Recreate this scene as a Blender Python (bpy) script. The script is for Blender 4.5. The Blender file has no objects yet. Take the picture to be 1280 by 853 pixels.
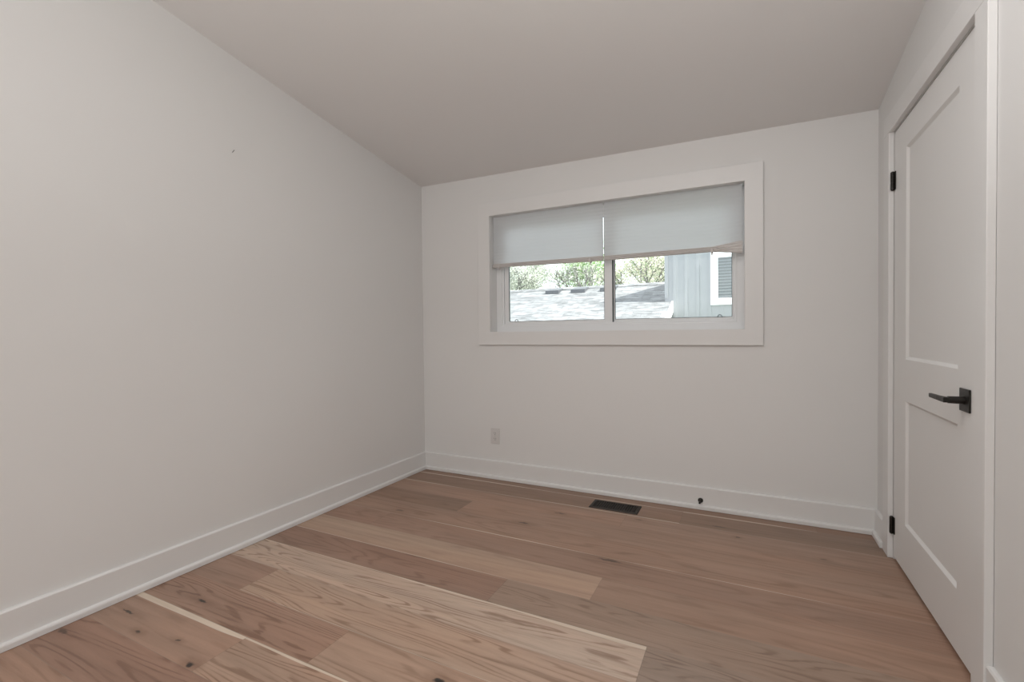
import bpy, bmesh, math, random
from mathutils import Vector, Matrix

S = bpy.context.scene
C = S.collection
PI = math.pi

# ------------------------------------------------------------------ camera
cam_d = bpy.data.cameras.new('camera')
cam = bpy.data.objects.new('camera', cam_d)
C.objects.link(cam)
cam_d.sensor_width = 36.0
cam_d.sensor_fit = 'HORIZONTAL'
cam_d.lens = 586.4108 * 36.0 / 1280.0
cam_d.clip_start = 0.02
cam_d.clip_end = 300
CAM_H = 1.104
cam.matrix_world = (Matrix.Translation((0, 0, CAM_H)) @ Matrix.Rotation(math.radians(26.5615), 4, 'Z')
                    @ Matrix.Rotation(math.radians(90 - 1.001), 4, 'X') @ Matrix.Rotation(math.radians(-0.6178), 4, 'Z'))
S.camera = cam

# ------------------------------------------------------------------ world, sun, added fill lights, ceiling light, exposure
W = bpy.data.worlds.new('sky')
S.world = W
W.use_nodes = True
bgn = W.node_tree.nodes['Background']
bgn.inputs[0].default_value = (0.90, 0.95, 1.0, 1)
bgn.inputs[1].default_value = 2.45

sun_d = bpy.data.lights.new('sun', 'SUN')
sun_d.energy = 11.0
sun_d.angle = math.radians(0.6)
sun_d.color = (1.0, 0.96, 0.90)
sun = bpy.data.objects.new('sun', sun_d)
C.objects.link(sun)
sun.rotation_euler = Vector((0.62, -0.05, 0.78)).to_track_quat('Z', 'Y').to_euler()

def area(name, loc, direction, sx, sy, power, col):
    d = bpy.data.lights.new(name, 'AREA')
    d.shape = 'RECTANGLE'; d.size = sx; d.size_y = sy; d.energy = power; d.color = col
    o = bpy.data.objects.new(name, d); C.objects.link(o)
    o.location = loc
    o.rotation_euler = (-Vector(direction)).to_track_quat('Z', 'Y').to_euler()
    return o
WARM = (1.0, 0.992, 0.982)
area('bounce_fill', (0.0, 0.20, 1.45), (0, 0, 1), 1.0, 0.9, 12, WARM)  # added fill aimed at the ceiling, no fixture here
area('rear_bounce_fill', (-0.60, -2.05, 1.30), (0, 0, 1), 2.4, 1.1, 42, WARM)  # added fill behind the camera, brightens the room off the ceiling
area('forward_fill', (-1.70, -1.75, 2.72), (0.4, 1.0, -0.22), 1.1, 0.55, 8, WARM)  # added forward fill behind the camera, not a lamp of the room
area('ceiling_light', (-0.30, 1.30, 2.50), (0, 0, -1), 1.1, 0.8, 8.5, WARM)

S.view_settings.view_transform = 'Standard'
S.view_settings.look = 'None'
S.view_settings.exposure = 0.09
S.view_settings.gamma = 1.0
S.view_settings.use_curve_mapping = False

# ------------------------------------------------------------------ room numbers (metres)
XL, XR, YB, YF = -2.3664, 0.6284, 3.1125, -2.75
def ceil_z(x, y):
    return 2.300 + 0.1582 * (YB - y) - 0.0339 * (x - XL) / (XR - XL)

# ------------------------------------------------------------------ helpers
def lin(c):
    c = c / 255.0
    return c / 12.92 if c <= 0.04045 else ((c + 0.055) / 1.055) ** 2.4
def rgb(r, g, b):
    return (lin(r), lin(g), lin(b), 1)

def tag(o, label=None, cat=None, group=None, kind=None):
    if label: o['label'] = label
    if cat: o['category'] = cat
    if group: o['group'] = group
    if kind: o['kind'] = kind
    return o

def empty(name, loc=(0, 0, 0), parent=None):
    o = bpy.data.objects.new(name, None)
    C.objects.link(o)
    o.location = loc
    o.empty_display_size = 0.1
    if parent: o.parent = parent
    return o

def obj(name, bm, m, parent=None, bevel=0, seg=2, smooth=False):
    me = bpy.data.meshes.new(name)
    bmesh.ops.recalc_face_normals(bm, faces=bm.faces)
    bm.to_mesh(me); bm.free()
    for mm in (m if isinstance(m, (list, tuple)) else [m]):
        me.materials.append(mm)
    if smooth:
        for p in me.polygons: p.use_smooth = True
    o = bpy.data.objects.new(name, me)
    C.objects.link(o)
    if parent:
        o.parent = parent
        o.matrix_parent_inverse = Matrix.Translation(-Vector(parent.location)) if parent.type == 'EMPTY' else Matrix()
        if parent.type != 'EMPTY':
            o.matrix_parent_inverse = Matrix()
    if bevel:
        b = o.modifiers.new('bevel', 'BEVEL'); b.width = bevel; b.segments = seg; b.limit_method = 'ANGLE'
        b.angle_limit = math.radians(40); b.harden_normals = False
    return o

def bx(bm, x0, x1, y0, y1, z0, z1):
    vs = [bm.verts.new((x, y, z)) for x in (x0, x1) for y in (y0, y1) for z in (z0, z1)]
    for f in ((0, 1, 3, 2), (4, 6, 7, 5), (0, 4, 5, 1), (2, 3, 7, 6), (0, 2, 6, 4), (1, 5, 7, 3)):
        bm.faces.new([vs[i] for i in f])
    return vs

def prism(bm, pts, vec):
    """closed outline (3D points) extruded along vec"""
    a = [bm.verts.new(p) for p in pts]
    b = [bm.verts.new(Vector(p) + Vector(vec)) for p in pts]
    n = len(pts)
    bm.faces.new(a); bm.faces.new(b[::-1])
    for i in range(n):
        bm.faces.new((a[i], a[(i + 1) % n], b[(i + 1) % n], b[i]))

def cyl(bm, p0, p1, r0, r1=None, n=24, caps=True):
    r1 = r0 if r1 is None else r1
    p0, p1 = Vector(p0), Vector(p1)
    q = (p1 - p0).to_track_quat('Z', 'Y')
    A = [bm.verts.new(p0 + q @ Vector((r0 * math.cos(2 * PI * i / n), r0 * math.sin(2 * PI * i / n), 0))) for i in range(n)]
    B = [bm.verts.new(p1 + q @ Vector((r1 * math.cos(2 * PI * i / n), r1 * math.sin(2 * PI * i / n), 0))) for i in range(n)]
    for i in range(n):
        bm.faces.new((A[i], A[(i + 1) % n], B[(i + 1) % n], B[i]))
    if caps:
        bm.faces.new(A[::-1]); bm.faces.new(B)

def lathe(bm, p0, axis, prof, n=28):
    """prof: list of (distance along axis, radius)"""
    p0 = Vector(p0); q = Vector(axis).to_track_quat('Z', 'Y')
    rings = []
    for d, r in prof:
        rings.append([bm.verts.new(p0 + q @ Vector((r * math.cos(2 * PI * i / n), r * math.sin(2 * PI * i / n), d))) for i in range(n)])
    for a, b in zip(rings[:-1], rings[1:]):
        for i in range(n):
            bm.faces.new((a[i], a[(i + 1) % n], b[(i + 1) % n], b[i]))
    bm.faces.new(rings[0][::-1]); bm.faces.new(rings[-1])

def ring_frame(bm, x0, x1, z0, z1, w, y0, y1, wl=None, wr=None, wt=None, wb=None):
    """rectangular frame in the XZ plane; w = bar width"""
    wl = w if wl is None else wl; wr = w if wr is None else wr
    wt = w if wt is None else wt; wb = w if wb is None else wb
    O = [(x0, z0), (x1, z0), (x1, z1), (x0, z1)]
    I = [(x0 + wl, z0 + wb), (x1 - wr, z0 + wb), (x1 - wr, z1 - wt), (x0 + wl, z1 - wt)]
    V = {}
    for k, P in (('o', O), ('i', I)):
        for d, y in (('f', y0), ('b', y1)):
            V[k + d] = [bm.verts.new((p[0], y, p[1])) for p in P]
    for i in range(4):
        j = (i + 1) % 4
        bm.faces.new((V['of'][i], V['of'][j], V['if'][j], V['if'][i]))
        bm.faces.new((V['ob'][j], V['ob'][i], V['ib'][i], V['ib'][j]))
        bm.faces.new((V['of'][j], V['of'][i], V['ob'][i], V['ob'][j]))
        bm.faces.new((V['if'][i], V['if'][j], V['ib'][j], V['ib'][i]))

# ------------------------------------------------------------------ materials
def mat(name, color, rough=0.5, metal=0.0, spec=0.5, bump=0.0, bscale=60, var=0.0, vscale=3.0):
    m = bpy.data.materials.new(name)
    m.use_nodes = True
    nt = m.node_tree; N = nt.nodes; L = nt.links
    b = N['Principled BSDF']
    b.inputs['Base Color'].default_value = color
    b.inputs['Roughness'].default_value = rough
    b.inputs['Metallic'].default_value = metal
    b.inputs['Specular IOR Level'].default_value = spec
    tc = N.new('ShaderNodeTexCoord')
    if bump:
        n = N.new('ShaderNodeTexNoise'); n.inputs['Scale'].default_value = bscale; n.inputs['Detail'].default_value = 4
        L.new(tc.outputs['Object'], n.inputs['Vector'])
        bp = N.new('ShaderNodeBump'); bp.inputs['Strength'].default_value = bump; bp.inputs['Distance'].default_value = 0.002
        L.new(n.outputs['Fac'], bp.inputs['Height']); L.new(bp.outputs['Normal'], b.inputs['Normal'])
    if var:
        n = N.new('ShaderNodeTexNoise'); n.inputs['Scale'].default_value = vscale; n.inputs['Detail'].default_value = 5
        L.new(tc.outputs['Object'], n.inputs['Vector'])
        mx = N.new('ShaderNodeMix'); mx.data_type = 'RGBA'
        k0, k1 = 1 - var, 1 + var
        mx.inputs[6].default_value = (color[0] * k0, color[1] * k0, color[2] * k0, 1)
        mx.inputs[7].default_value = (min(1, color[0] * k1), min(1, color[1] * k1), min(1, color[2] * k1), 1)
        L.new(n.outputs['Fac'], mx.inputs[0]); L.new(mx.outputs[2], b.inputs['Base Color'])
    return m

M_wall = mat('wall_paint', (0.80, 0.793, 0.782, 1), 0.75, spec=0.3, bump=0.06, bscale=220, var=0.012, vscale=1.5)
M_ceil = mat('ceiling_paint', (0.84, 0.825, 0.815, 1), 0.9, spec=0.2, bump=0.05, bscale=260, var=0.01, vscale=1.2)
M_trim = mat('trim_paint', (0.805, 0.798, 0.788, 1), 0.38, spec=0.5, bump=0.02, bscale=120, var=0.008)
M_door = mat('door_paint', (0.81, 0.802, 0.79, 1), 0.42, spec=0.5, bump=0.02, bscale=150, var=0.008)
M_vinyl = mat('window_vinyl', (0.85, 0.86, 0.87, 1), 0.3, spec=0.5, var=0.01)
M_gasket = mat('gasket_rubber', (0.06, 0.075, 0.08, 1), 0.6, var=0.1, vscale=20)
M_plastic = mat('outlet_plastic', (0.70, 0.68, 0.665, 1), 0.35, var=0.01)
M_slot = mat('slot_shadow_plastic', (0.10, 0.09, 0.085, 1), 0.6, var=0.05)
M_black = mat('matte_black_metal', (0.028, 0.025, 0.022, 1), 0.42, metal=0.6, spec=0.5, bump=0.05, bscale=300, var=0.1, vscale=30)
M_bronze = mat('dark_bronze_metal', (0.035, 0.029, 0.024, 1), 0.55, metal=0.2, spec=0.35, bump=0.05, bscale=200, var=0.2, vscale=40)
M_duct_shade = mat('duct_shade_black', (0.006, 0.006, 0.006, 1), 0.8, var=0.1)
M_steel = mat('screw_metal', (0.5, 0.49, 0.48, 1), 0.4, metal=0.8, var=0.05)

# translucent pleated shade fabric
def fabric(name, trans, col, tcol):
    m = bpy.data.materials.new(name); m.use_nodes = True
    nt = m.node_tree; N = nt.nodes; L = nt.links
    N.remove(N['Principled BSDF'])
    out = N['Material Output']
    tc = N.new('ShaderNodeTexCoord')
    n = N.new('ShaderNodeTexNoise'); n.inputs['Scale'].default_value = 4; n.inputs['Detail'].default_value = 6
    mp = N.new('ShaderNodeMapping'); mp.inputs['Scale'].default_value = (1, 1, 9)
    L.new(tc.outputs['Object'], mp.inputs[0]); L.new(mp.outputs[0], n.inputs['Vector'])
    mx = N.new('ShaderNodeMix'); mx.data_type = 'RGBA'
    mx.inputs[6].default_value = tuple(c * 0.95 for c in col) + (1,); mx.inputs[7].default_value = tuple(col) + (1,)
    L.new(n.outputs['Fac'], mx.inputs[0])
    d = N.new('ShaderNodeBsdfDiffuse'); t = N.new('ShaderNodeBsdfTranslucent')
    L.new(mx.outputs[2], d.inputs['Color']); t.inputs['Color'].default_value = tuple(tcol) + (1,)
    ms = N.new('ShaderNodeMixShader'); ms.inputs[0].default_value = trans
    L.new(d.outputs[0], ms.inputs[1]); L.new(t.outputs[0], ms.inputs[2]); L.new(ms.outputs[0], out.inputs[0])
    return m
M_fabric = fabric('shade_fabric', 0.45, (0.84, 0.84, 0.84), (0.80, 0.84, 0.88))
M_hem = fabric('shade_hem_fabric', 0.06, (0.76, 0.73, 0.71), (0.8, 0.8, 0.8))

# window glass: clear pane with Fresnel reflection
M_glass = bpy.data.materials.new('window_glass'); M_glass.use_nodes = True
nt = M_glass.node_tree; nt.nodes.remove(nt.nodes['Principled BSDF'])
fr = nt.nodes.new('ShaderNodeFresnel'); fr.inputs[0].default_value = 1.45
tr = nt.nodes.new('ShaderNodeBsdfTransparent'); tr.inputs[0].default_value = (0.95, 0.975, 0.97, 1)
gl = nt.nodes.new('ShaderNodeBsdfGlossy'); gl.inputs['Roughness'].default_value = 0.02
ms = nt.nodes.new('ShaderNodeMixShader')
nt.links.new(fr.outputs[0], ms.inputs[0]); nt.links.new(tr.outputs[0], ms.inputs[1]); nt.links.new(gl.outputs[0], ms.inputs[2])
nt.links.new(ms.outputs[0], nt.nodes['Material Output'].inputs[0])

# ------------------------------------------------------------------ floor: engineered oak planks
ROW = 0.1925
ROW0 = 1.0800            # a seam line
# knots: x, y, length, width, strength
KNOTS = [(-2.225, 0.974, 0.050, 0.006, .85), (-2.041, 0.922, 0.020, 0.008, .8), (-1.849, 0.958, 0.016, 0.007, .75), (-1.676, 0.905, 0.022, 0.014, .95),
         (-2.030, 1.151, 0.045, 0.009, .95), (-0.876, 1.205, 0.026, 0.016, 1.0), (-1.157, 2.444, 0.040, 0.012, .6), (-1.019, 2.667, 0.055, 0.012, .55),
         (-0.593, 2.213, 0.075, 0.012, .7), (-1.940, 2.290, 0.040, 0.015, .45), (-0.564, 2.771, 0.03, 0.009, .5), (-0.044, 2.754, 0.012, 0.007, .8),
         (0.330, 2.658, 0.02, 0.010, .5), (-0.14, 2.86, 0.05, 0.012, .4), (-2.30, 0.80, 0.04, 0.012, .6)]
def floor_material():
    m = bpy.data.materials.new('oak_plank_floor'); m.use_nodes = True
    nt = m.node_tree; N = nt.nodes; L = nt.links
    b = N['Principled BSDF']
    def math_(op, a, b_=None, c=None, clamp=False):
        n = N.new('ShaderNodeMath'); n.operation = op; n.use_clamp = clamp
        for i, v in enumerate((a, b_, c)):
            if v is None: continue
            if isinstance(v, (int, float)): n.inputs[i].default_value = v
            else: L.new(v, n.inputs[i])
        return n.outputs[0]
    def mixc(f, A, B, blend='MIX'):
        n = N.new('ShaderNodeMix'); n.data_type = 'RGBA'; n.blend_type = blend
        for i, v in ((0, f), (6, A), (7, B)):
            if isinstance(v, (int, float)): n.inputs[i].default_value = v
            elif isinstance(v, tuple): n.inputs[i].default_value = v
            else: L.new(v, n.inputs[i])
        return n.outputs[2]
    def noise(vec, scale, detail=3, rough=0.5, dist=0.0):
        n = N.new('ShaderNodeTexNoise'); n.inputs['Scale'].default_value = scale; n.inputs['Detail'].default_value = detail
        n.inputs['Roughness'].default_value = rough; n.inputs['Distortion'].default_value = dist
        L.new(vec, n.inputs['Vector']); return n.outputs['Fac']
    def mapping(vec, sc):
        n = N.new('ShaderNodeMapping'); n.inputs['Scale'].default_value = sc
        L.new(vec, n.inputs[0]); return n.outputs[0]
    def ramp(v, lo, hi, a=0.0, b_=1.0):
        n = N.new('ShaderNodeMapRange'); n.interpolation_type = 'SMOOTHSTEP'
        n.inputs[1].default_value = lo; n.inputs[2].default_value = hi; n.inputs[3].default_value = a; n.inputs[4].default_value = b_
        L.new(v, n.inputs[0]); return n.outputs[0]
    geo = N.new('ShaderNodeTexCoord')
    pos = geo.outputs['Object']
    at_t = N.new('ShaderNodeAttribute'); at_t.attribute_name = 'tone'
    at_p = N.new('ShaderNodeAttribute'); at_p.attribute_name = 'plank'      # seed, ring strength, ring count
    at_s = N.new('ShaderNodeAttribute'); at_s.attribute_name = 'sap'        # top strip, bottom strip, -
    uv = N.new('ShaderNodeAttribute'); uv.attribute_name = 'local'          # x along, y within the plank, plank length side distance
    sp = N.new('ShaderNodeSeparateXYZ'); L.new(at_p.outputs['Vector'], sp.inputs[0])
    ss = N.new('ShaderNodeSeparateXYZ'); L.new(at_s.outputs['Vector'], ss.inputs[0])
    lo = N.new('ShaderNodeSeparateXYZ'); L.new(uv.outputs['Vector'], lo.inputs[0])
    # per plank coordinates
    off = N.new('ShaderNodeCombineXYZ')
    L.new(math_('MULTIPLY', sp.outputs[0], 7.31), off.inputs[0]); L.new(math_('MULTIPLY', sp.outputs[0], 3.17), off.inputs[1]); L.new(sp.outputs[0], off.inputs[2])
    va = N.new('ShaderNodeVectorMath'); va.operation = 'ADD'; L.new(pos, va.inputs[0]); L.new(off.outputs[0], va.inputs[1])
    v = va.outputs[0]
    # contour rings
    field = noise(mapping(v, (0.62, 6.0, 1)), 1.0, 2.0, 0.45, 0.15)
    wob = noise(mapping(v, (5, 46, 1)), 1.0, 3, 0.6)
    fld = math_('ADD', field, math_('MULTIPLY', wob, 0.030))
    ph = math_('MULTIPLY', fld, math_('MULTIPLY', sp.outputs[2], 11.0))
    sn = math_('SINE', ph)
    line = ramp(sn, 0.30, 1.0)
    brk = ramp(noise(mapping(v, (1.9, 34, 1)), 1.0, 3, 0.6), 0.38, 0.60)
    rings = math_('MULTIPLY', math_('MULTIPLY', line, brk), sp.outputs[1])
    soft = math_('MULTIPLY', math_('ADD', sn, 1.0), 0.5)
    # broad colour drift inside a plank
    drift = noise(mapping(v, (0.9, 5.5, 1)), 1.3, 4, 0.55, 0.3)
    streak = noise(mapping(v, (1.3, 42, 1)), 1.0, 5, 0.65)
    fine = noise(mapping(v, (9, 330, 1)), 1.0, 4, 0.7)
    pores = ramp(noise(mapping(v, (22, 620, 1)), 1.0, 2, 0.6), 0.60, 0.74)
    col = at_t.outputs['Color']
    k = math_('ADD', 0.575, math_('MULTIPLY', drift, 0.34))
    k = math_('ADD', k, math_('MULTIPLY', streak, 0.32))
    k = math_('ADD', k, math_('MULTIPLY', fine, 0.20))
    k = math_('SUBTRACT', k, math_('MULTIPLY', soft, 0.05))
    mid = ramp(noise(mapping(v, (1.0, 17, 1)), 1.0, 6, 0.68, 0.4), 0.30, 0.70)
    k = math_('ADD', k, math_('MULTIPLY', mid, 0.17))
    kk = N.new('ShaderNodeCombineColor'); [L.new(k, kk.inputs[i]) for i in range(3)]
    col = mixc(1.0, col, kk.outputs[0], 'MULTIPLY')
    # grey / red drift
    hue = ramp(noise(mapping(v, (0.7, 3.5, 1)), 1.0, 3, 0.5), 0.35, 0.68)
    col = mixc(1.0, col, mixc(hue, (1.04, 0.99, 0.955, 1), (0.985, 0.995, 0.995, 1)), 'MULTIPLY')
    col = mixc(math_('MULTIPLY', rings, 0.78), col, mixc(1.0, col, (0.46, 0.37, 0.31, 1), 'MULTIPLY'))
    col = mixc(math_('MULTIPLY', pores, 0.34), col, mixc(1.0, col, (0.62, 0.56, 0.5, 1), 'MULTIPLY'))
    # pale sapwood strips along plank edges
    wv = ramp(noise(mapping(v, (0.9, .01, .01)), 1.0, 2), 0.36, 0.62, 0.15, 1.25)
    top = math_('SUBTRACT', math_('MULTIPLY', ss.outputs[0], wv), math_('SUBTRACT', ROW, lo.outputs[1]))
    bot = math_('SUBTRACT', math_('MULTIPLY', ss.outputs[1], wv), lo.outputs[1])
    sap = math_('MAXIMUM', ramp(top, -0.0015, 0.0015), ramp(bot, -0.0015, 0.0015))
    col = mixc(math_('MULTIPLY', sap, 0.85), col, mixc(1.0, (0.66, 0.56, 0.455, 1), kk.outputs[0], 'MULTIPLY'))
    # knots and checks
    wn = N.new('ShaderNodeTexNoise'); wn.inputs['Scale'].default_value = 38; wn.inputs['Detail'].default_value = 3
    L.new(pos, wn.inputs['Vector'])
    wsub = N.new('ShaderNodeVectorMath'); wsub.operation = 'SUBTRACT'; L.new(wn.outputs['Color'], wsub.inputs[0]); wsub.inputs[1].default_value = (.5, .5, .5)
    wsc = N.new('ShaderNodeVectorMath'); wsc.operation = 'MULTIPLY'; L.new(wsub.outputs[0], wsc.inputs[0]); wsc.inputs[1].default_value = (.035, .022, 0)
    pw = N.new('ShaderNodeVectorMath'); pw.operation = 'ADD'; L.new(pos, pw.inputs[0]); L.new(wsc.outputs[0], pw.inputs[1])
    core = None; halo = None
    for (kx, ky, lx, ly, st) in KNOTS:
        s1 = N.new('ShaderNodeVectorMath'); s1.operation = 'SUBTRACT'; L.new(pw.outputs[0], s1.inputs[0]); s1.inputs[1].default_value = (kx, ky, 0)
        s2 = N.new('ShaderNodeVectorMath'); s2.operation = 'MULTIPLY'; L.new(s1.outputs[0], s2.inputs[0]); s2.inputs[1].default_value = (1 / lx, 1 / ly, 0)
        s3 = N.new('ShaderNodeVectorMath'); s3.operation = 'LENGTH'; L.new(s2.outputs[0], s3.inputs[0])
        c1 = ramp(s3.outputs['Value'], 0.35, 1.0, st, 0.0)
        h1 = ramp(s3.outputs['Value'], 0.6, 3.6, st * 0.55, 0.0)
        core = c1 if core is None else math_('MAXIMUM', core, c1)
        halo = h1 if halo is None else math_('MAXIMUM', halo, h1)
    col = mixc(halo, col, mixc(1.0, col, (0.60, 0.54, 0.50, 1), 'MULTIPLY'))
    col = mixc(core, col, (0.030, 0.024, 0.021, 1))
    # seams between boards
    dy = math_('MINIMUM', lo.outputs[1], math_('SUBTRACT', ROW, lo.outputs[1]))
    ds = math_('MINIMUM', dy, lo.outputs[2])
    seam = ramp(ds, 0.0004, 0.0013, 1.0, 0.0)
    col = mixc(math_('MULTIPLY', seam, 0.42), col, (0.09, 0.065, 0.05, 1))
    L.new(col, b.inputs['Base Color'])
    rg = math_('ADD', 0.34, math_('MULTIPLY', fine, 0.16))
    L.new(rg, b.inputs['Roughness'])
    b.inputs['Specular IOR Level'].default_value = 0.42
    bp = N.new('ShaderNodeBump'); bp.inputs['Strength'].default_value = 0.25; bp.inputs['Distance'].default_value = 0.0012
    hgt = math_('SUBTRACT', math_('MULTIPLY', fine, 0.35), math_('ADD', math_('MULTIPLY', rings, 0.3), seam))
    L.new(hgt, bp.inputs['Height']); L.new(bp.outputs['Normal'], b.inputs['Normal'])
    return m
M_floor = floor_material()

T = dict(LL=(183, 162, 146), L=(171, 146, 128), M=(164, 137, 119), P=(157, 129, 112), R=(152, 124, 108), G=(147, 127, 113), D=(140, 114, 98), DG=(136, 113, 98), RD=(145, 117, 102))
# row index (0 = boards from y 1.080 to 1.2725): [(x_end, tone, ring strength, ring count, top strip, bottom strip), ...]
PL = {
    10: [(0.343, 'D', .2, 6, 0, .012), (9, 'D', .2, 6, 0, 0)],
    9: [(-0.346, 'D', .2, 7, 0, .007), (9, 'DG', .2, 6, .005, 0)],
    8: [(-0.645, 'P', .2, 6, 0, 0), (9, 'P', .2, 6, .002, 0)],
    7: [(-1.613, 'D', .3, 7, 0, 0), (9, 'P', .25, 6, 0, 0)],
    6: [(9, 'P', .45, 8, 0, .006)],
    5: [(-1.965, 'R', .3, 8, 0, 0), (9, 'R', .30, 8, 0, 0)],
    4: [(-0.579, 'L', .2, 6, 0, .004), (9, 'P', .3, 7, 0, 0)],
    3: [(-0.959, 'RD', .45, 11, 0, 0), (9, 'G', .55, 12, 0, 0)],
    2: [(-0.3135, 'LL', .95, 15, .018, 0), (9, 'G', .6, 13, 0, 0)],
    1: [(-1.975, 'R', .4, 9, 0, 0), (9, 'L', .8, 13, 0, .003)],
    0: [(-1.325, 'R', .8, 15, 0, .002), (9, 'M', .5, 9, 0, 0)],
    -1: [(-1.637, 'P', .25, 5, .021, 0), (9, 'M', .8, 14, .012, 0)],
    -2: [(-0.9, 'RD', .6, 10, 0, 0), (9, 'M', .5, 9, 0, 0)],
    -3: [(-1.4, 'P', .5, 10, 0, 0), (9, 'G', .5, 10, 0, 0)],
}
rnd = random.Random(7)
fb = bmesh.new()
l_tone = fb.faces.layers.float_vector.new('tone') if False else None
planks = []
r = 10
while True:
    y0 = ROW0 + r * ROW; y1 = y0 + ROW
    if y1 < YF: break
    spec = PL.get(r)
    if spec is None:
        spec = []; x = XL + rnd.uniform(.4, 1.8)
        while x < XR + .3:
            spec.append((x, rnd.choice(['L', 'M', 'P', 'R', 'G', 'RD']), rnd.uniform(.2, .8), rnd.randint(6, 14), 0, 0)); x += rnd.uniform(1.0, 2.0)
        spec.append((9, 'P', .4, 9, 0, 0))
    xa = XL
    for i, (xe, tn, rs, rc, ts, bs) in enumerate(spec):
        xb = min(xe, XR + 0.14)
        if xb > xa: planks.append((xa, xb, y0, y1, tn, rs, rc, ts, bs, (r + 20) * 1.37 + i * 5.3, i > 0, xe < 9))
        xa = xb
    r -= 1
at = {'tone': [], 'plank': [], 'sap': [], 'local': []}
TONE_GAIN = 1.06
for (xa, xb, y0, y1, tn, rs, rc, ts, bs, seed, jl, jr) in planks:
    n = max(1, int((xb - xa) / 0.5))
    # columns with the distance to the nearest end joint (kept exact near joints)
    xs = sorted(set([xa, xb] + [p for p in (xa + .02, xb - .02) if xa < p < xb]))
    yt = min(y1, YB)
    if yt <= y0: continue
    c = tuple(lin(v) * TONE_GAIN for v in T[tn])
    for a, b_ in zip(xs[:-1], xs[1:]):
        vs = [fb.verts.new(p) for p in ((a, y0, 0), (b_, y0, 0), (b_, yt, 0), (a, yt, 0))]
        fb.faces.new(vs)
        for (px, py) in ((a, y0), (b_, y0), (b_, yt), (a, yt)):
            dl = (px - xa) if jl else 1.0
            dr = (xb - px) if jr else 1.0
            at['tone'].append(c); at['plank'].append((seed, rs, rc)); at['sap'].append((ts, bs, 0)); at['local'].append((px, py - y0, min(dl, dr, 0.02)))
me = bpy.data.meshes.new('floor')
fb.to_mesh(me); fb.free()
for k, vals in at.items():
    a = me.attributes.new(k, 'FLOAT_VECTOR', 'CORNER')
    flat = [c for v in vals for c in v]
    a.data.foreach_set('vector', flat)
me.materials.append(M_floor)
floor = bpy.data.objects.new('floor', me); C.objects.link(floor)
tag(floor, 'wide oak plank floor with knots and pale sapwood streaks', 'floor', kind='structure')

# subfloor slab under the boards
bm = bmesh.new(); bx(bm, XL - .2, XR + .2, YF - .2, YB + .2, -.25, -.004)
tag(obj('floor_slab', bm, M_wall), 'subfloor slab below the oak planks', 'floor', kind='structure')

# ------------------------------------------------------------------ walls and ceiling
T_W = 0.16
def wall_prism(name, pts, vec, label, m=None):
    bm = bmesh.new(); prism(bm, pts, vec)
    return tag(obj(name, bm, m or M_wall), label, 'wall', kind='structure')
wall_prism('wall_left', [(XL, YF, 0), (XL, YB, 0), (XL, YB, ceil_z(XL, YB)), (XL, YF, ceil_z(XL, YF))], (-T_W, 0, 0), 'long plain white wall on the left')
wall_prism('wall_front', [(XL, YF, 0), (XR, YF, 0), (XR, YF, ceil_z(XR, YF)), (XL, YF, ceil_z(XL, YF))], (0, -T_W, 0), 'white wall behind the viewer')
# back wall with the window opening
WX0, WX1, WZ0, WZ1 = -1.7321, -0.0068, 1.1091, 1.9851
bm = bmesh.new()
def quadprism(bm, pts, vec): prism(bm, pts, vec)
yb2 = T_W
zt = lambda x: ceil_z(x, YB)
quadprism(bm, [(XL, YB, 0), (XR, YB, 0), (XR, YB, WZ0), (XL, YB, WZ0)], (0, yb2, 0))
quadprism(bm, [(XL, YB, WZ1), (XR, YB, WZ1), (XR, YB, zt(XR)), (XL, YB, zt(XL))], (0, yb2, 0))
quadprism(bm, [(XL, YB, WZ0), (WX0, YB, WZ0), (WX0, YB, WZ1), (XL, YB, WZ1)], (0, yb2, 0))
quadprism(bm, [(WX1, YB, WZ0), (XR, YB, WZ0), (XR, YB, WZ1), (WX1, YB, WZ1)], (0, yb2, 0))
tag(obj('wall_back', bm, M_wall), 'white end wall holding the window', 'wall', kind='structure')
# right wall with the door opening
DY0, DY1, DZ = 1.868, 2.821, 2.047
bm = bmesh.new()
prism(bm, [(XR, YF, 0), (XR, DY0, 0), (XR, DY0, DZ), (XR, DY1, DZ), (XR, DY1, 0), (XR, YB + T_W, 0), (XR, YB + T_W, ceil_z(XR, YB)),
           (XR, YB, ceil_z(XR, YB)), (XR, YF, ceil_z(XR, YF))], (0.115, 0, 0))
tag(obj('wall_right', bm, M_wall), 'white wall on the right around the door', 'wall', kind='structure')
bm = bmesh.new(); bx(bm, XR + .116, XR + .20, DY0 - .1, DY1 + .1, 0, DZ + .1)  # added panel, stops outdoor light leaking round the door
tag(obj('door_light_block', bm, M_wall), 'unseen panel added behind the closed door to keep light out', 'wall', kind='structure')
# ceiling
bm = bmesh.new()
xa, xb, ya, yb_ = XL - T_W, XR + .115, YF - T_W, YB + T_W
cz = lambda x, y: ceil_z(x, y) if y <= YB else ceil_z(x, YB)
rows = [ya, YB, yb_]
for s0, s1 in zip(rows[:-1], rows[1:]):
    base = [(xa, s0, cz(xa, s0)), (xb, s0, cz(xb, s0)), (xb, s1, cz(xb, s1)), (xa, s1, cz(xa, s1))]
    prism(bm, base, (0, 0, .18))
bmesh.ops.remove_doubles(bm, verts=bm.verts, dist=1e-5)
tag(obj('ceiling', bm, M_ceil), 'sloping off-white ceiling rising away from the window', 'ceiling', kind='structure')

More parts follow.
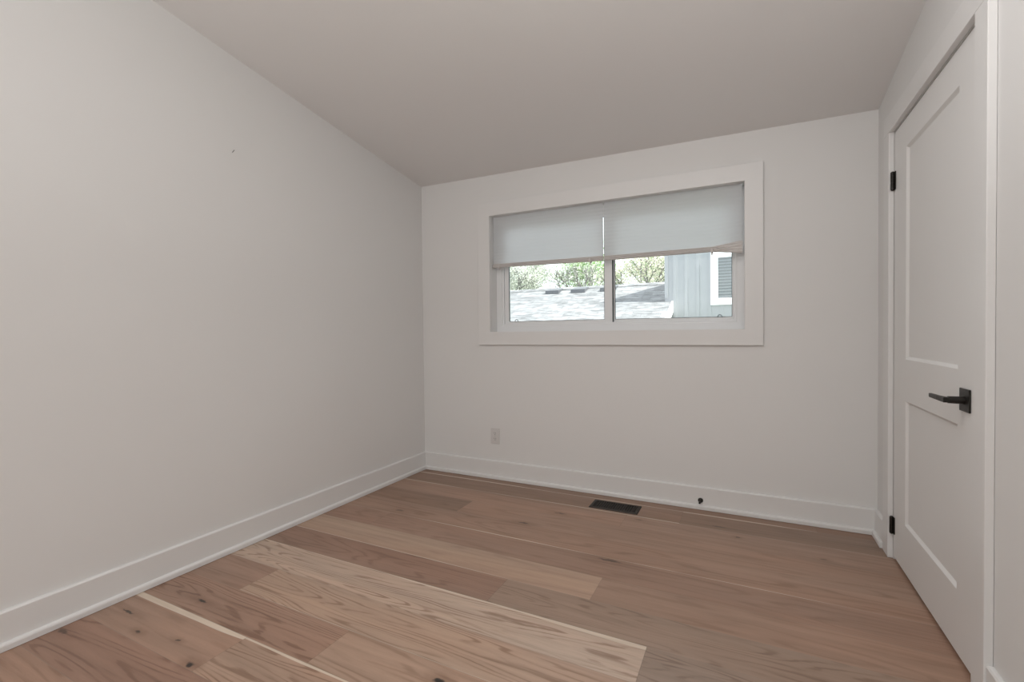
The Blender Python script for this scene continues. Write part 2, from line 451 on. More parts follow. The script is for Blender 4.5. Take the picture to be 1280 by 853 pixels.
# ------------------------------------------------------------------ baseboards with shoe moulding
BBH = 0.1376
def board_profile(h=BBH):      # (distance from wall, z)
    return [(0, .0), (.016, 0), (.016, h - .006), (.012, h - .001), (.008, h), (0, h)]
def shoe_profile():
    return [(.016, .0016), (.031, .0016), (.0315, .020), (.0295, .0245), (.025, .0275), (.016, .0285)]
def run_x(bm, prof, x0, x1, ywall, miter0=0, miter1=0):      # along back wall, profile towards -Y
    A = [bm.verts.new((x0 + d * miter0, ywall - d, z)) for d, z in prof]
    B = [bm.verts.new((x1 - d * miter1, ywall - d, z)) for d, z in prof]
    n = len(prof)
    for i in range(n): bm.faces.new((A[i], A[(i + 1) % n], B[(i + 1) % n], B[i]))
    bm.faces.new(A); bm.faces.new(B[::-1])
def run_y(bm, prof, y0, y1, xwall, sgn, miter0=0, miter1=0):
    A = [bm.verts.new((xwall + sgn * d, y0 + d * miter0, z)) for d, z in prof]
    B = [bm.verts.new((xwall + sgn * d, y1 - d * miter1, z)) for d, z in prof]
    n = len(prof)
    for i in range(n): bm.faces.new((A[i], A[(i + 1) % n], B[(i + 1) % n], B[i]))
    bm.faces.new(A); bm.faces.new(B[::-1])
e = 0.0004
def baseboard(name, label, runner, shoe_runner):
    bm = bmesh.new(); runner(bm, board_profile())
    o = tag(obj(name, bm, M_trim), label, 'baseboard', kind='structure')
    bm = bmesh.new(); shoe_runner(bm, shoe_profile())
    obj('shoe_molding', bm, M_trim, o)
    return o
CY_FAR0, CY_FAR1 = 2.815, 2.905        # far casing leg
CY_NR0, CY_NR1 = 1.790, 1.876          # near casing leg
baseboard('baseboard_left', 'tall white baseboard along the left wall',
          lambda bm, p: run_y(bm, p, YF, YB - e, XL + e, 1, 0, 1), lambda bm, p: run_y(bm, p, YF, YB - e, XL + e, 1, 0, 1))
baseboard('baseboard_back', 'tall white baseboard below the window',
          lambda bm, p: run_x(bm, p, XL + e, XR - e, YB - e, 1, 1), lambda bm, p: run_x(bm, p, XL + e, XR - e, YB - e, 1, 1))
baseboard('baseboard_right', 'short white baseboard between corner and door casing',
          lambda bm, p: run_y(bm, p, CY_FAR1 + .001, YB - e, XR - e, -1, 0, 1), lambda bm, p: run_y(bm, p, CY_FAR1 + .012, YB - e, XR - e, -1, 0, 1))
baseboard('baseboard_near', 'white baseboard on the near side of the door',
          lambda bm, p: run_y(bm, p, YF, CY_NR0 - .001, XR - e, -1, 0, 0), lambda bm, p: run_y(bm, p, YF, CY_NR0 - .012, XR - e, -1, 0, 0))

# ------------------------------------------------------------------ door casing + jamb
CT = 0.022
trim = empty('trim_1', (XR, (DY0 + DY1) / 2, 0))
tag(trim, 'flat white casing and jamb around the door', 'trim', kind='structure')
for (a, b_) in ((CY_FAR0, CY_FAR1), (CY_NR0, CY_NR1)):
    bm = bmesh.new(); bx(bm, XR - CT, XR - .0005, a, b_, 0.0008, 2.0365)
    obj('side_casing', bm, M_trim, trim, bevel=.002)
bm = bmesh.new(); bx(bm, XR - CT, XR - .0005, CY_NR0, CY_FAR1, 2.037, 2.125)
obj('head_casing', bm, M_trim, trim, bevel=.002)
for (a, b_) in ((DY0 + .001, 1.8815), (2.8075, DY1 - .001)):
    bm = bmesh.new(); bx(bm, XR + .0003, XR + .112, a, b_, .0008, 2.033)
    obj('side_jamb', bm, M_trim, trim)
bm = bmesh.new(); bx(bm, XR + .0003, XR + .112, DY0 + .001, DY1 - .001, 2.0335, DZ - .001)
obj('head_jamb', bm, M_trim, trim)
bm = bmesh.new()
bx(bm, XR + .040, XR + .052, 1.8815, 1.893, .0008, 2.033); bx(bm, XR + .040, XR + .052, 2.796, 2.8075, .0008, 2.033); bx(bm, XR + .040, XR + .052, 1.893, 2.796, 2.022, 2.033)
obj('door_stop_strip', bm, M_trim, trim)

# ------------------------------------------------------------------ the door: two recessed panels
LY0, LY1, LZ0, LZ1 = 1.8845, 2.8045, 0.014, 2.0290
PANELS = [(2.058, 2.632, 0.228, 0.783), (2.058, 2.632, 0.968, 1.904)]
bm = bmesh.new()
xf, xbk = XR + .0005, XR + .0365
REC, BEV = 0.010, 0.011
# front face grid with panel holes
def F(y, z, x=xf): return bm.verts.new((x, y, z))
ys = [LY0, 2.058, 2.632, LY1]
zs = [LZ0, .228, .783, .968, 1.904, LZ1]
grid = {(i, j): bm.verts.new((xf, y, z)) for i, y in enumerate(ys) for j, z in enumerate(zs)}
for i in range(3):
    for j in range(5):
        if i == 1 and j in (1, 3):
            c = [grid[(1, j)], grid[(2, j)], grid[(2, j + 1)], grid[(1, j + 1)]]
            y0, y1, z0, z1 = ys[1], ys[2], zs[j], zs[j + 1]
            inn = [bm.verts.new((xf + REC, y, z)) for y, z in ((y0 + BEV, z0 + BEV), (y1 - BEV, z0 + BEV), (y1 - BEV, z1 - BEV), (y0 + BEV, z1 - BEV))]
            for k in range(4): bm.faces.new((c[k], c[(k + 1) % 4], inn[(k + 1) % 4], inn[k]))
            bm.faces.new(inn)
        else:
            bm.faces.new((grid[(i, j)], grid[(i + 1, j)], grid[(i + 1, j + 1)], grid[(i, j + 1)]))
bk = [bm.verts.new((xbk, y, z)) for y, z in ((LY0, LZ0), (LY1, LZ0), (LY1, LZ1), (LY0, LZ1))]
bm.faces.new(bk)
bot = [grid[(i, 0)] for i in range(4)]; top = [grid[(i, 5)] for i in range(4)]
lft = [grid[(0, j)] for j in range(6)]; rgt = [grid[(3, j)] for j in range(6)]
bm.faces.new(bot + [bk[1], bk[0]]); bm.faces.new(top + [bk[2], bk[3]]); bm.faces.new(lft + [bk[3], bk[0]]); bm.faces.new(rgt + [bk[2], bk[1]])
door = tag(obj('door_1', bm, M_door, bevel=.0012), 'closed white two-panel door with black lever handle', 'door', kind='structure')

# lever handle
HY, HZ = 1.989, 0.872
bm = bmesh.new(); bx(bm, xf - .006, xf - .0002, HY - .038, HY + .038, HZ - .037, HZ + .037)
han = obj('door_handle', bm, M_black, door, bevel=.002)
han['label'] = 'matte black square rosette with lever'
bm = bmesh.new()
cyl(bm, (xf - .006, HY - .002, HZ), (xf - .046, HY - .002, HZ), .0125, .0115, 20)
obj('spindle_neck', bm, M_black, han, smooth=False)
bm = bmesh.new()
# flat bar: starts beyond the neck, thinner and tapering to the tip
pr = [(HY - .013, .0085), (HY + .010, .0085), (HY + .045, .0075), (HY + .118, .0070)]
xo = [(.060, .044), (.060, .044), (.062, .049), (.062, .052)]
rings = []
for (yy, hh), (x1_, x0_) in zip(pr, xo):
    rings.append([bm.verts.new((xf - x1_, yy, HZ - hh)), bm.verts.new((xf - x0_, yy, HZ - hh)), bm.verts.new((xf - x0_, yy, HZ + hh)), bm.verts.new((xf - x1_, yy, HZ + hh))])
for a, b_ in zip(rings[:-1], rings[1:]):
    for i in range(4): bm.faces.new((a[i], a[(i + 1) % 4], b_[(i + 1) % 4], b_[i]))
bm.faces.new(rings[0]); bm.faces.new(rings[-1][::-1])
obj('lever', bm, M_black, han, bevel=.0018)

# hinges
for z0, z1 in ((1.757, 1.847), (0.122, 0.207)):
    bm = bmesh.new()
    n = 5; h = (z1 - z0 - .008) / n
    for i in range(n):
        cyl(bm, (XR - .0085, 2.806, z0 + .004 + i * h + .0006), (XR - .0085, 2.806, z0 + .004 + (i + 1) * h - .0006), .0082, n=20)
    cyl(bm, (XR - .0085, 2.806, z0 + .002), (XR - .0085, 2.806, z1 - .002), .0065, n=16)
    cyl(bm, (XR - .0085, 2.806, z1 - .004), (XR - .0085, 2.806, z1), .0075, .004, 16)
    cyl(bm, (XR - .0085, 2.806, z0 + .004), (XR - .0085, 2.806, z0), .0075, .004, 16)
    bx(bm, XR - .003, XR + .0003, 2.786, 2.803, z0 + .003, z1 - .003)
    hg = obj('hinge', bm, M_black, door, smooth=False)
    hg['label'] = 'black door hinge knuckle'

# ------------------------------------------------------------------ window
win = empty('window_1', ((WX0 + WX1) / 2, YB, WZ0))
tag(win, 'white horizontal sliding window in a flat casing', 'window', kind='structure')
CX0, CX1, CZ0, CZ1 = -1.831, 0.0885, 1.0149, 2.0844
bm = bmesh.new()
ring_frame(bm, CX0, CX1, CZ0, CZ1, 0, YB - .018, YB - .0003, wl=WX0 - CX0 + .002, wr=CX1 - WX1 + .002, wt=CZ1 - WZ1 + .002, wb=WZ0 - CZ0 + .002)
obj('window_casing', bm, M_trim, win, bevel=.0015)
bm = bmesh.new()
ring_frame(bm, WX0 + .0005, WX1 - .0005, WZ0 + .0005, WZ1 - .0005, .0025, YB + .0005, YB + .090)
obj('jamb_lining', bm, M_trim, win)
FY = YB + .090
ix0, ix1, iz0, iz1 = WX0 + .0005, WX1 - .0005, WZ0 + .0005, WZ1 - .0005
bm = bmesh.new()
ring_frame(bm, ix0, ix1, iz0, iz1, .048, FY + .0005, FY + .066)
obj('window_frame', bm, M_vinyl, win, bevel=.003)
bm = bmesh.new()
ring_frame(bm, ix0 + .040, ix1 - .040, iz0 + .040, iz1 - .040, .022, FY + .010, FY + .060)
obj('frame_track', bm, M_vinyl, win, bevel=.002)
# sashes: left one in front, right one behind
sz0, sz1 = iz0 + .052, iz1 - .052
def sash(x0, x1, y0, y1, wl, wr):
    bm = bmesh.new(); ring_frame(bm, x0, x1, sz0, sz1, .028, y0, y1, wl=wl, wr=wr)
    o = obj('window_sash', bm, M_vinyl, win, bevel=.002)
    bm = bmesh.new(); ring_frame(bm, x0 + wl - .004, x1 - wr + .004, sz0 + .024, sz1 - .024, .007, y0 + .004, y0 + .012)
    obj('glazing_gasket', bm, M_gasket, o)['label'] = 'dark rubber gasket line'
    bm = bmesh.new(); bx(bm, x0 + wl - .002, x1 - wr + .002, y0 + .013, y0 + .019, sz0 + .026, sz1 - .026)
    obj('glass_pane', bm, M_glass, o)['label'] = 'clear glass pane'
    return o
s_l = sash(ix0 + .066, -0.829, FY + .0125, FY + .036, .036, .055)
s_r = sash(-0.862, ix1 - .046, FY + .0365, FY + .058, .044, .026)
bm = bmesh.new(); bx(bm, -0.8288, -0.8245, FY + .014, FY + .034, sz0, sz1)
obj('meeting_gasket', bm, M_gasket, s_l)
# small tilt latches at the bottom of each sash
for xx, par, yy in ((-1.565, s_l, FY + .006), (-0.150, s_r, FY + .028)):
    bm = bmesh.new()
    zb = sz0 + .026
    for k in range(8):
        a0 = PI * k / 8; a1 = PI * (k + 1) / 8
        cyl(bm, (xx + .013 * math.cos(a0), yy + .004, zb + .017 * math.sin(a0)), (xx + .013 * math.cos(a1), yy + .004, zb + .017 * math.sin(a1)), .0022, n=8)
    obj('sash_latch', bm, M_gasket, par)['label'] = 'small dark looped latch tab'

# ------------------------------------------------------------------ pleated shades hung in the opening
def shade(x0, x1, zbot, zhem, label, right=False):
    ztop = WZ1 - .0045
    root = empty('window_shade', ((x0 + x1) / 2, YB + .030, ztop))
    tag(root, label, 'shade', 'white shades in the window')
    bm = bmesh.new()
    rr = random.Random(3 if right else 5)
    nx, nz = 36, 30
    V = []
    for j in range(nz + 1):
        row = []
        t = j / nz
        for i in range(nx + 1):
            u = i / nx
            x = x0 + (x1 - x0) * u
            zb = zbot(u)
            z = ztop + (zb - ztop) * t
            y = YB + .030 + .0004 * (1 if j % 2 else -1) + .0020 * math.sin(5 * u + 3 * t) * t
            if right and u > .80:
                k = (u - .80) / .20
                y -= .018 * k * k * max(0, t - .7) / .3
                if u > .96: x -= .010 * max(0, (t - .72)) / .28 * (1 - abs(t - .88) / .16 if abs(t - .88) < .16 else 0)
            row.append(bm.verts.new((x, y, z)))
        V.append(row)
    for j in range(nz):
        for i in range(nx):
            bm.faces.new((V[j][i], V[j][i + 1], V[j + 1][i + 1], V[j + 1][i]))
    fo = obj('fabric', bm, M_fabric, root, smooth=False)
    # folded pleats gathered as a hem
    bm = bmesh.new()
    npl = 4
    prof_n = []
    secs = []
    nu = 40
    for i in range(nu + 1):
        u = i / nu
        x = x0 + (x1 - x0) * u
        za = zbot(u) + .003; zc = zhem(u)
        sec = []
        yb0 = YB + .030
        if right and u > .80: yb0 -= .012 * ((u - .8) / .2)
        for s in range(npl * 2 + 1):
            z = za + (zc - za) * s / (npl * 2)
            y = yb0 - (.013 if s % 2 else .008) + .001 * math.sin(9 * u + s)
            sec.append((x, y, z))
        for s in range(npl * 2, -1, -1):
            z = za + (zc - za) * s / (npl * 2)
            sec.append((x, yb0 + (.009 if s % 2 else .004), z))
        secs.append([bm.verts.new(p) for p in sec])
    m_ = len(secs[0])
    for a, b_ in zip(secs[:-1], secs[1:]):
        for i in range(m_): bm.faces.new((a[i], a[(i + 1) % m_], b_[(i + 1) % m_], b_[i]))
    bm.faces.new(secs[0]); bm.faces.new(secs[-1][::-1])
    obj('folded_hem', bm, M_hem, root)
    return root
def clip(root, x, z):
    bm = bmesh.new()
    yb0 = YB + .030
    bx(bm, x - .006, x + .006, yb0 - .0165, yb0 - .0145, z - .006, z + .022)
    bx(bm, x - .006, x + .006, yb0 + .011, yb0 + .013, z - .006, z + .022)
    bx(bm, x - .006, x + .006, yb0 - .0165, yb0 + .013, z - .009, z - .006)
    bx(bm, x - .0035, x + .0035, yb0 - .004, yb0 + .000, z - .024, z - .009)
    obj('clip', bm, M_hem, root, bevel=.0008)
sh1 = shade(-1.7195, -0.8695, lambda u: 1.624 - .006 * u, lambda u: 1.600 - .013 * u, 'left white fabric shade hanging straight half way down the window')
clip(sh1, -1.665, 1.603); clip(sh1, -0.960, 1.591)
def zb_r(u): return 1.6165 if u < .8 else 1.6165 + .022 * (u - .8) / .2
def zh_r(u): return 1.5885 if u < .8 else 1.5885 - .022 * (u - .8) / .2
sh2 = shade(-0.8635, -0.0195, zb_r, zh_r, 'right white fabric shade with a crumpled lower corner by the casing', True)
clip(sh2, -0.189, 1.590)

# ------------------------------------------------------------------ wall outlet
OX, OZ = -1.704, 0.323
ow = empty('wall_outlet', (OX, YB, OZ - .058))
tag(ow, 'white duplex power outlet on the wall below the window', 'outlet')
bm = bmesh.new(); bx(bm, OX - .038, OX + .038, YB - .0065, YB - .0004, OZ - .059, OZ + .059)
pl = obj('cover_plate', bm, M_plastic, ow, bevel=.0025)
for dz in (-.0205, .0205):
    bm = bmesh.new()
    pts = []
    for i in range(28):
        a = 2 * PI * i / 28
        pts.append((OX + .0175 * max(-.94, min(.94, math.cos(a) * 1.15)), YB - .0066, OZ + dz + .0145 * math.sin(a)))
    prism(bm, pts, (0, -.0018, 0))
    rc = obj('receptacle', bm, M_plastic, ow)
    bm = bmesh.new()
    for sx in (-.0065, .0065):
        bx(bm, OX + sx - .0012, OX + sx + .0012, YB - .0090, YB - .0084, OZ + dz - .0015, OZ + dz + .0075)
    cyl(bm, (OX, YB - .0084, OZ + dz - .0075), (OX, YB - .0090, OZ + dz - .0075), .0026, n=14)
    obj('slots', bm, M_slot, rc)
bm = bmesh.new(); cyl(bm, (OX, YB - .0065, OZ), (OX, YB - .0078, OZ), .0033, n=14); obj('screw', bm, M_steel, ow)

# ------------------------------------------------------------------ floor register
vx0, vx1, vy0, vy1 = -0.893, -0.590, 2.838, 2.981
vt = empty('floor_vent', ((vx0 + vx1) / 2, (vy0 + vy1) / 2, 0))
tag(vt, 'dark bronze louvred heating vent set in the floor below the window', 'vent')
bm = bmesh.new(); bx(bm, vx0 + .006, vx1 - .006, vy0 + .006, vy1 - .006, .0003, .0009); obj('duct_shade_plate', bm, M_duct_shade, vt)  # flat black plate stands in for the shade inside the duct
bm = bmesh.new()
w = .020
def frame_xy(bm, x0, x1, y0, y1, w, z0, z1, zi):
    O = [(x0, y0), (x1, y0), (x1, y1), (x0, y1)]; I = [(x0 + w, y0 + w), (x1 - w, y0 + w), (x1 - w, y1 - w), (x0 + w, y1 - w)]
    a = [bm.verts.new((p[0], p[1], z0)) for p in O]; b_ = [bm.verts.new((p[0] + (.003 if i in (0, 3) else -.003), p[1] + (.003 if i in (0, 1) else -.003), z1)) for i, p in enumerate(O)]
    c = [bm.verts.new((p[0], p[1], zi)) for p in I]; d = [bm.verts.new((p[0], p[1], z0)) for p in I]
    for i in range(4):
        j = (i + 1) % 4
        for A, B in ((a, b_), (b_, c), (c, d), (d, a)): bm.faces.new((A[i], A[j], B[j], B[i]))
frame_xy(bm, vx0, vx1, vy0, vy1, w, .0002, .0050, .0055)
obj('vent_frame', bm, M_bronze, vt)
bm = bmesh.new()
ns = 18
for i in range(ns):
    x = vx0 + w + (vx1 - vx0 - 2 * w) * (i + .5) / ns
    y0_, y1_ = vy0 + w - .001, vy1 - w + .001
    prism(bm, [(x - .0034, y0_, .0048), (x - .0014, y0_, .0052), (x + .0022, y0_, .0014), (x + .0004, y0_, .0012)], (0, y1_ - y0_, 0))
obj('louvre_slats', bm, M_bronze, vt)
bm = bmesh.new(); bx(bm, vx1 - .016, vx1 - .008, (vy0 + vy1) / 2 - .012, (vy0 + vy1) / 2 + .012, .0053, .0075)
obj('damper_lever', bm, M_bronze, vt, bevel=.0008)

# ------------------------------------------------------------------ black door stop on the back baseboard
sx_, sz_ = -0.256, 0.0555
y_b = YB - e - .016
ds = empty('door_stop', (sx_, y_b, sz_))
tag(ds, 'small black door stop screwed to the baseboard right of the vent', 'door stop')
bm = bmesh.new(); lathe(bm, (sx_, y_b - .0002, sz_), (0, -1, 0), [(0, .0150), (.003, .0150), (.007, .0125), (.010, .007), (.012, .0055)]); obj('base_plate', bm, M_black, ds, smooth=True)
bm = bmesh.new()
tip = Vector((sx_ - .002, y_b - .026, sz_ - .005)); st = Vector((sx_, y_b - .012, sz_))
cyl(bm, st, tip, .0050, .0045, 16); obj('rod', bm, M_black, ds)
bm = bmesh.new(); lathe(bm, tip, (tip - st), [(0, .0055), (.002, .0062), (.008, .0062), (.010, .005)], 20); obj('rubber_tip', bm, M_black, ds, smooth=True)

# ------------------------------------------------------------------ small nail left in the left wall
bm = bmesh.new()
p0 = Vector((XL + .0002, 1.536, 2.048)); p1 = p0 + Vector((.006, .006, .012))
cyl(bm, p0, p1, .0016, .0016, 10); cyl(bm, p1, p1 + (p1 - p0).normalized() * .0015, .0024, .0024, 12)
tag(obj('nail', bm, mat('nail_metal', (.16, .15, .145, 1), .5, metal=.3)), 'tiny dark nail sticking out high on the left wall', 'nail')

# ================================================================== OUTSIDE
M_grass = mat('lawn', (0.10, 0.16, 0.05, 1), 0.9, bump=0.4, bscale=40, var=0.3, vscale=6)
bm = bmesh.new(); bx(bm, -40, 40, YB + .6, 60, -1.3, -1.0)
tag(obj('ground', bm, M_grass), 'lawn beyond the window', 'ground', kind='structure')

def shingle_mat():
    m = bpy.data.materials.new('asphalt_shingles'); m.use_nodes = True
    nt = m.node_tree; N = nt.nodes; L = nt.links; b = N['Principled BSDF']
    tc = N.new('ShaderNodeTexCoord')
    br = N.new('ShaderNodeTexBrick'); br.offset = .5; br.inputs['Scale'].default_value = 1
    br.inputs['Brick Width'].default_value = .33; br.inputs['Row Height'].default_value = .14; br.inputs['Mortar Size'].default_value = .007
    br.inputs['Color1'].default_value = (.225, .23, .237, 1); br.inputs['Color2'].default_value = (.14, .145, .152, 1); br.inputs['Mortar'].default_value = (.13, .134, .14, 1)
    L.new(tc.outputs['Object'], br.inputs['Vector'])
    n = N.new('ShaderNodeTexNoise'); n.inputs['Scale'].default_value = 5; n.inputs['Detail'].default_value = 6
    mp = N.new('ShaderNodeMapping'); mp.inputs['Scale'].default_value = (1, 3.5, 1); L.new(tc.outputs['Object'], mp.inputs[0]); L.new(mp.outputs[0], n.inputs['Vector'])
    mx = N.new('ShaderNodeMix'); mx.data_type = 'RGBA'; mx.blend_type = 'MULTIPLY'; mx.inputs[0].default_value = 1
    cr = N.new('ShaderNodeMapRange'); cr.inputs[1].default_value = .3; cr.inputs[2].default_value = .7; cr.inputs[3].default_value = .5; cr.inputs[4].default_value = 1.5
    L.new(n.outputs['Fac'], cr.inputs[0]); cc = N.new('ShaderNodeCombineColor'); [L.new(cr.outputs[0], cc.inputs[i]) for i in range(3)]
    L.new(br.outputs['Color'], mx.inputs[6]); L.new(cc.outputs[0], mx.inputs[7]); L.new(mx.outputs[2], b.inputs['Base Color'])
    b.inputs['Roughness'].default_value = .9
    return m
M_shingle = shingle_mat()
M_fascia = mat('white_fascia', (.82, .82, .83, 1), .5, var=.02)
M_siding = mat('blue_grey_siding', (.30, .307, .325, 1), .7, bump=.1, bscale=60, var=.04, vscale=8)
M_vent = mat('roof_vent_metal', (.085, .09, .10, 1), .6, var=.06)
M_trimw = mat('neighbour_trim', (.86, .87, .90, 1), .5, var=.02)
M_dglass = mat('neighbour_glass', (.13, .145, .155, 1), .15, var=.05)
M_blind = mat('blind_slats', (.21, .225, .24, 1), .6, var=.03)

# neighbouring house: shingled roof, siding block with a window
HX = -1.34
SL = 0.405
def roof_z(y): return 1.648 + SL * (y - 9.0)
nh = empty('neighbour_house', (-4, 9, -1.0))
tag(nh, 'neighbouring house with pale shingle roof and blue-grey vertical siding', 'house')
# roof slab in front (rake end at x = -1.22) and behind (abuts the siding)
bm = bmesh.new()
th = .14
def roof_part(bm, x0, x1, y0, y1):
    pts = [(x0, y0, roof_z(y0)), (x0, y1, roof_z(y1)), (x0, y1, roof_z(y1) - th), (x0, y0, roof_z(y0) - th)]
    prism(bm, pts, (x1 - x0, 0, 0))
roof_part(bm, -12, -1.222, 5.2, 8.99)
roof_part(bm, -12, HX - .003, 8.99, 10.15)
# far slope of the roof
yr = 10.15
pts = [(-12, yr, roof_z(yr)), (-12, yr + 2.4, roof_z(yr) - 2.4 * SL), (-12, yr + 2.4, roof_z(yr) - 2.4 * SL - th), (-12, yr, roof_z(yr) - th)]
prism(bm, pts, (12 + HX - .003, 0, 0))
rf = obj('shingle_roof', bm, M_shingle, nh)
rf['label'] = 'sunlit pale grey asphalt shingle roof'
bm = bmesh.new()
prism(bm, [(-1.2215, 5.18, roof_z(5.18) + .01), (-1.2215, 8.985, roof_z(8.985) + .01), (-1.2215, 8.985, roof_z(8.985) - .19), (-1.2215, 5.18, roof_z(5.18) - .19)], (.025, 0, 0))
obj('rake_board', bm, M_fascia, rf)
bm = bmesh.new(); bx(bm, -12, -1.20, 5.16, 5.195, roof_z(5.2) - .17, roof_z(5.2) - .005); obj('gutter_board', bm, M_fascia, rf)
# ridge cap shingles
bm = bmesh.new()
prism(bm, [(-12, yr - .14, roof_z(yr) - .047), (-12, yr, roof_z(yr) + .014), (-12, yr + .14, roof_z(yr) - .047), (-12, yr, roof_z(yr) + .002)], (12 + HX - .004, 0, 0))
obj('ridge_cap', bm, M_shingle, rf)
# box vents below the ridge
for vx in (-3.87, -3.27, -2.62):
    bm = bmesh.new()
    y = 9.92
    prism(bm, [(vx - .16, y - .17, roof_z(y - .17) + .002), (vx - .16, y - .17, roof_z(y - .17) + .085), (vx - .16, y + .12, roof_z(y + .12) + .035), (vx - .16, y + .12, roof_z(y + .12) + .002)], (.32, 0, 0))
    obj('roof_vent', bm, M_vent, nh, bevel=.006)['label'] = 'dark box vent near the roof ridge'
# walls under the roof
bm = bmesh.new(); bx(bm, -11.8, -1.40, 5.7, 8.9, -1.0, roof_z(5.7) - th - .002)
prism(bm, [(-1.42, 5.7, roof_z(5.7) - th - .004), (-1.42, 8.9, roof_z(5.7) - th - .004), (-1.42, 8.9, roof_z(8.9) - th - .004)], (.02, 0, 0))
obj('house_wall', bm, M_siding, nh)
# siding block: boards with narrow grooves
SY = 9.0
bm = bmesh.new()
x = HX; sp = .197; gz = .055
pts = []
while x < 4.0:
    pts += [(x, SY), (x + sp - gz, SY), (x + sp - gz, SY - .009), (x + sp, SY - .009)]
    x += sp
pts += [(x, SY), (x, SY + 1.15), (HX, SY + 1.15)]
# front wall tall; unseen top falls back, shaped to cast the roof shadow
ztop_f = 3.25
n = len(pts)
A = [bm.verts.new((p[0], p[1], -1.0)) for p in pts]
B = [bm.verts.new((p[0], p[1], ztop_f if p[1] < SY + .5 else roof_z(yr) + .02)) for p in pts]
for i in range(n): bm.faces.new((A[i], A[(i + 1) % n], B[(i + 1) % n], B[i]))
bm.faces.new(A[::-1])
f = bm.faces.new(B)
bmesh.ops.triangulate(bm, faces=[f])
obj('siding_wall', bm, M_siding, nh)['label'] = 'blue-grey vertical board siding'
bm = bmesh.new(); bx(bm, HX - .004, HX + .05, SY - .020, SY - .001, roof_z(9) + .06, ztop_f); obj('corner_board', bm, M_siding, nh)
# neighbour window
nw = empty('house_window', (-.1, SY, 1.55), nh)
nw.matrix_parent_inverse = Matrix.Translation(-Vector(nh.location))
def nw_obj(name, bm, m):
    return obj(name, bm, m, nw)
wx0, wx1, wz0, wz1 = -.565, .42, 1.555, 2.50
bm = bmesh.new(); ring_frame(bm, wx0, wx1, wz0, wz1, .085, SY - .035, SY - .001); o_ = nw_obj('window_trim', bm, M_trimw)
o_.matrix_parent_inverse = (Matrix.Translation(Vector(nw.location))).inverted()
bm = bmesh.new(); ring_frame(bm, wx0 + .085, wx1 - .085, wz0 + .085, wz1 - .085, .035, SY - .022, SY - .001); o_ = nw_obj('sash_frame', bm, M_trimw)
bm = bmesh.new(); bx(bm, wx0 + .118, wx1 - .118, SY - .010, SY - .002, wz0 + .118, wz1 - .118); nw_obj('pane', bm, M_dglass)
bm = bmesh.new()
z = wz0 + .14
while z < wz1 - .13:
    bx(bm, wx0 + .121, wx1 - .121, SY - .0135, SY - .0105, z, z + .018); z += .052
nw_obj('blind', bm, M_blind)

# trees behind the roof
def bark_mat(): return mat('bark', (.17, .16, .16, 1), .9, bump=.5, bscale=30, var=.2, vscale=12)
M_bark = bark_mat()
def leaf_mat(name, cols):
    m = bpy.data.materials.new(name); m.use_nodes = True
    nt = m.node_tree; N = nt.nodes; L = nt.links
    N.remove(N['Principled BSDF'])
    tc = N.new('ShaderNodeTexCoord'); n = N.new('ShaderNodeTexNoise'); n.inputs['Scale'].default_value = 7; n.inputs['Detail'].default_value = 3
    L.new(tc.outputs['Object'], n.inputs['Vector'])
    r_ = N.new('ShaderNodeValToRGB'); el = r_.color_ramp.elements
    el[0].position = .35; el[0].color = cols[0] + (1,); el[1].position = .62; el[1].color = cols[-1] + (1,)
    if len(cols) > 2:
        q = el.new(.5); q.color = cols[1] + (1,)
    L.new(n.outputs['Fac'], r_.inputs[0])
    d = N.new('ShaderNodeBsdfDiffuse'); t = N.new('ShaderNodeBsdfTranslucent'); L.new(r_.outputs[0], d.inputs[0]); L.new(r_.outputs[0], t.inputs[0])
    s = N.new('ShaderNodeMixShader'); s.inputs[0].default_value = .35; L.new(d.outputs[0], s.inputs[1]); L.new(t.outputs[0], s.inputs[2])
    L.new(s.outputs[0], N['Material Output'].inputs[0])
    return m
M_leafA = leaf_mat('grey_green_leaves', [(.30, .33, .28), (.50, .52, .46), (.78, .79, .73)])
M_leafB = leaf_mat('pink_tinged_leaves', [(.22, .34, .16), (.68, .67, .56), (.84, .76, .70)])
M_leafC = leaf_mat('fresh_green_leaves', [(.16, .32, .10), (.34, .50, .22), (.62, .70, .45)])

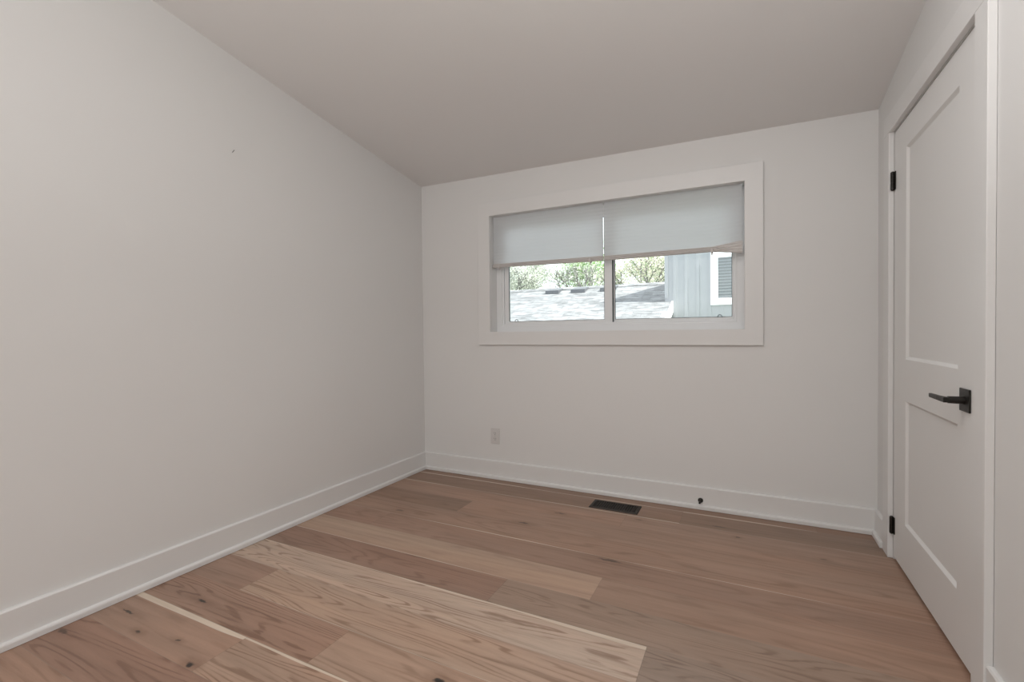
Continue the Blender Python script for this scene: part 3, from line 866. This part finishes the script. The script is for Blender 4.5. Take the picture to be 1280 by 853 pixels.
def tree(x, y, zc, rx, rz, nleaf, leaf, lm, label, seed, lean=0.0):
    rr = random.Random(seed)
    root = empty('garden_tree', (x, y, -1.0))
    tag(root, label, 'tree', 'trees behind the neighbouring roof')
    bm = bmesh.new()
    cyl(bm, (x, y, -1.0), (x + lean * .5, y, zc - rz * .7), .10, .07, 10)
    tips = []
    def branch(p, d, l, r_, depth):
        q = p + d * l
        cyl(bm, p, q, r_, r_ * .6, 6, caps=True)
        tips.append(q); tips.append((p + q) / 2)
        if depth > 0:
            for _ in range(3):
                nd = (d + Vector((rr.uniform(-1, 1), rr.uniform(-.6, .6), rr.uniform(-.35, .8))) * .85).normalized()
                branch(q, nd, l * rr.uniform(.6, .85), r_ * .6, depth - 1)
    base = Vector((x + lean * .5, y, zc - rz * .8))
    for k in range(6):
        a = 2 * PI * k / 6 + rr.uniform(-.3, .3)
        branch(base, Vector((math.cos(a) * .7 + lean * .2, math.sin(a) * .5, rr.uniform(.35, 1.1))).normalized(), rz * .42, .040, 3)
    obj('trunk', bm, M_bark, root)
    bm = bmesh.new()
    for k in range(nleaf):
        if rr.random() < .55:
            t = rr.choice(tips); p = t + Vector((rr.gauss(0, .16), rr.gauss(0, .16), rr.gauss(0, .14)))
        else:
            while True:
                v = Vector((rr.uniform(-1, 1), rr.uniform(-1, 1), rr.uniform(-1, 1)))
                if .35 < v.length < 1: break
            p = Vector((x + v.x * rx, y + v.y * rx * .6, zc + v.z * rz))
        n_ = Vector((rr.gauss(0, 1), rr.gauss(0, 1), rr.gauss(0, 1))).normalized()
        u = n_.orthogonal().normalized(); w_ = n_.cross(u)
        s = leaf * rr.uniform(.6, 1.3)
        bm.faces.new([bm.verts.new(p + u * s), bm.verts.new(p + w_ * s * .5), bm.verts.new(p - u * s), bm.verts.new(p - w_ * s * .5)])
    me = bpy.data.meshes.new('foliage'); bm.to_mesh(me); bm.free(); me.materials.append(lm)
    o = bpy.data.objects.new('foliage', me); C.objects.link(o); o.parent = root
    o.matrix_parent_inverse = Matrix.Translation(-Vector(root.location))
    return root
tree(-7.3, 14.5, 3.0, 1.2, 1.3, 7500, .034, M_leafA, 'grey-green bushy tree behind the roof at the left edge of the window', 11)
tree(-5.35, 16.3, 3.2, .75, 1.4, 2600, .032, M_leafA, 'sparse tree with bare crossing branches behind the roof vents', 12)
tree(-2.75, 14.4, 3.1, 1.15, 1.3, 7500, .034, M_leafB, 'pink-tinged flowering tree beside the siding wall', 14)
tree(-8.9, 18.8, 3.8, 1.5, 1.7, 9000, .042, M_leafA, 'tall grey-green tree standing behind the bushy tree at the left', 16)
tree(-6.0, 18.8, 3.7, 1.35, 1.6, 9000, .042, M_leafC, 'fresh green tree standing behind the window middle bar', 13)
tree(-2.45, 18.8, 3.8, 1.3, 1.7, 9000, .042, M_leafB, 'pale leafy tree standing far back beside the siding wall', 15)
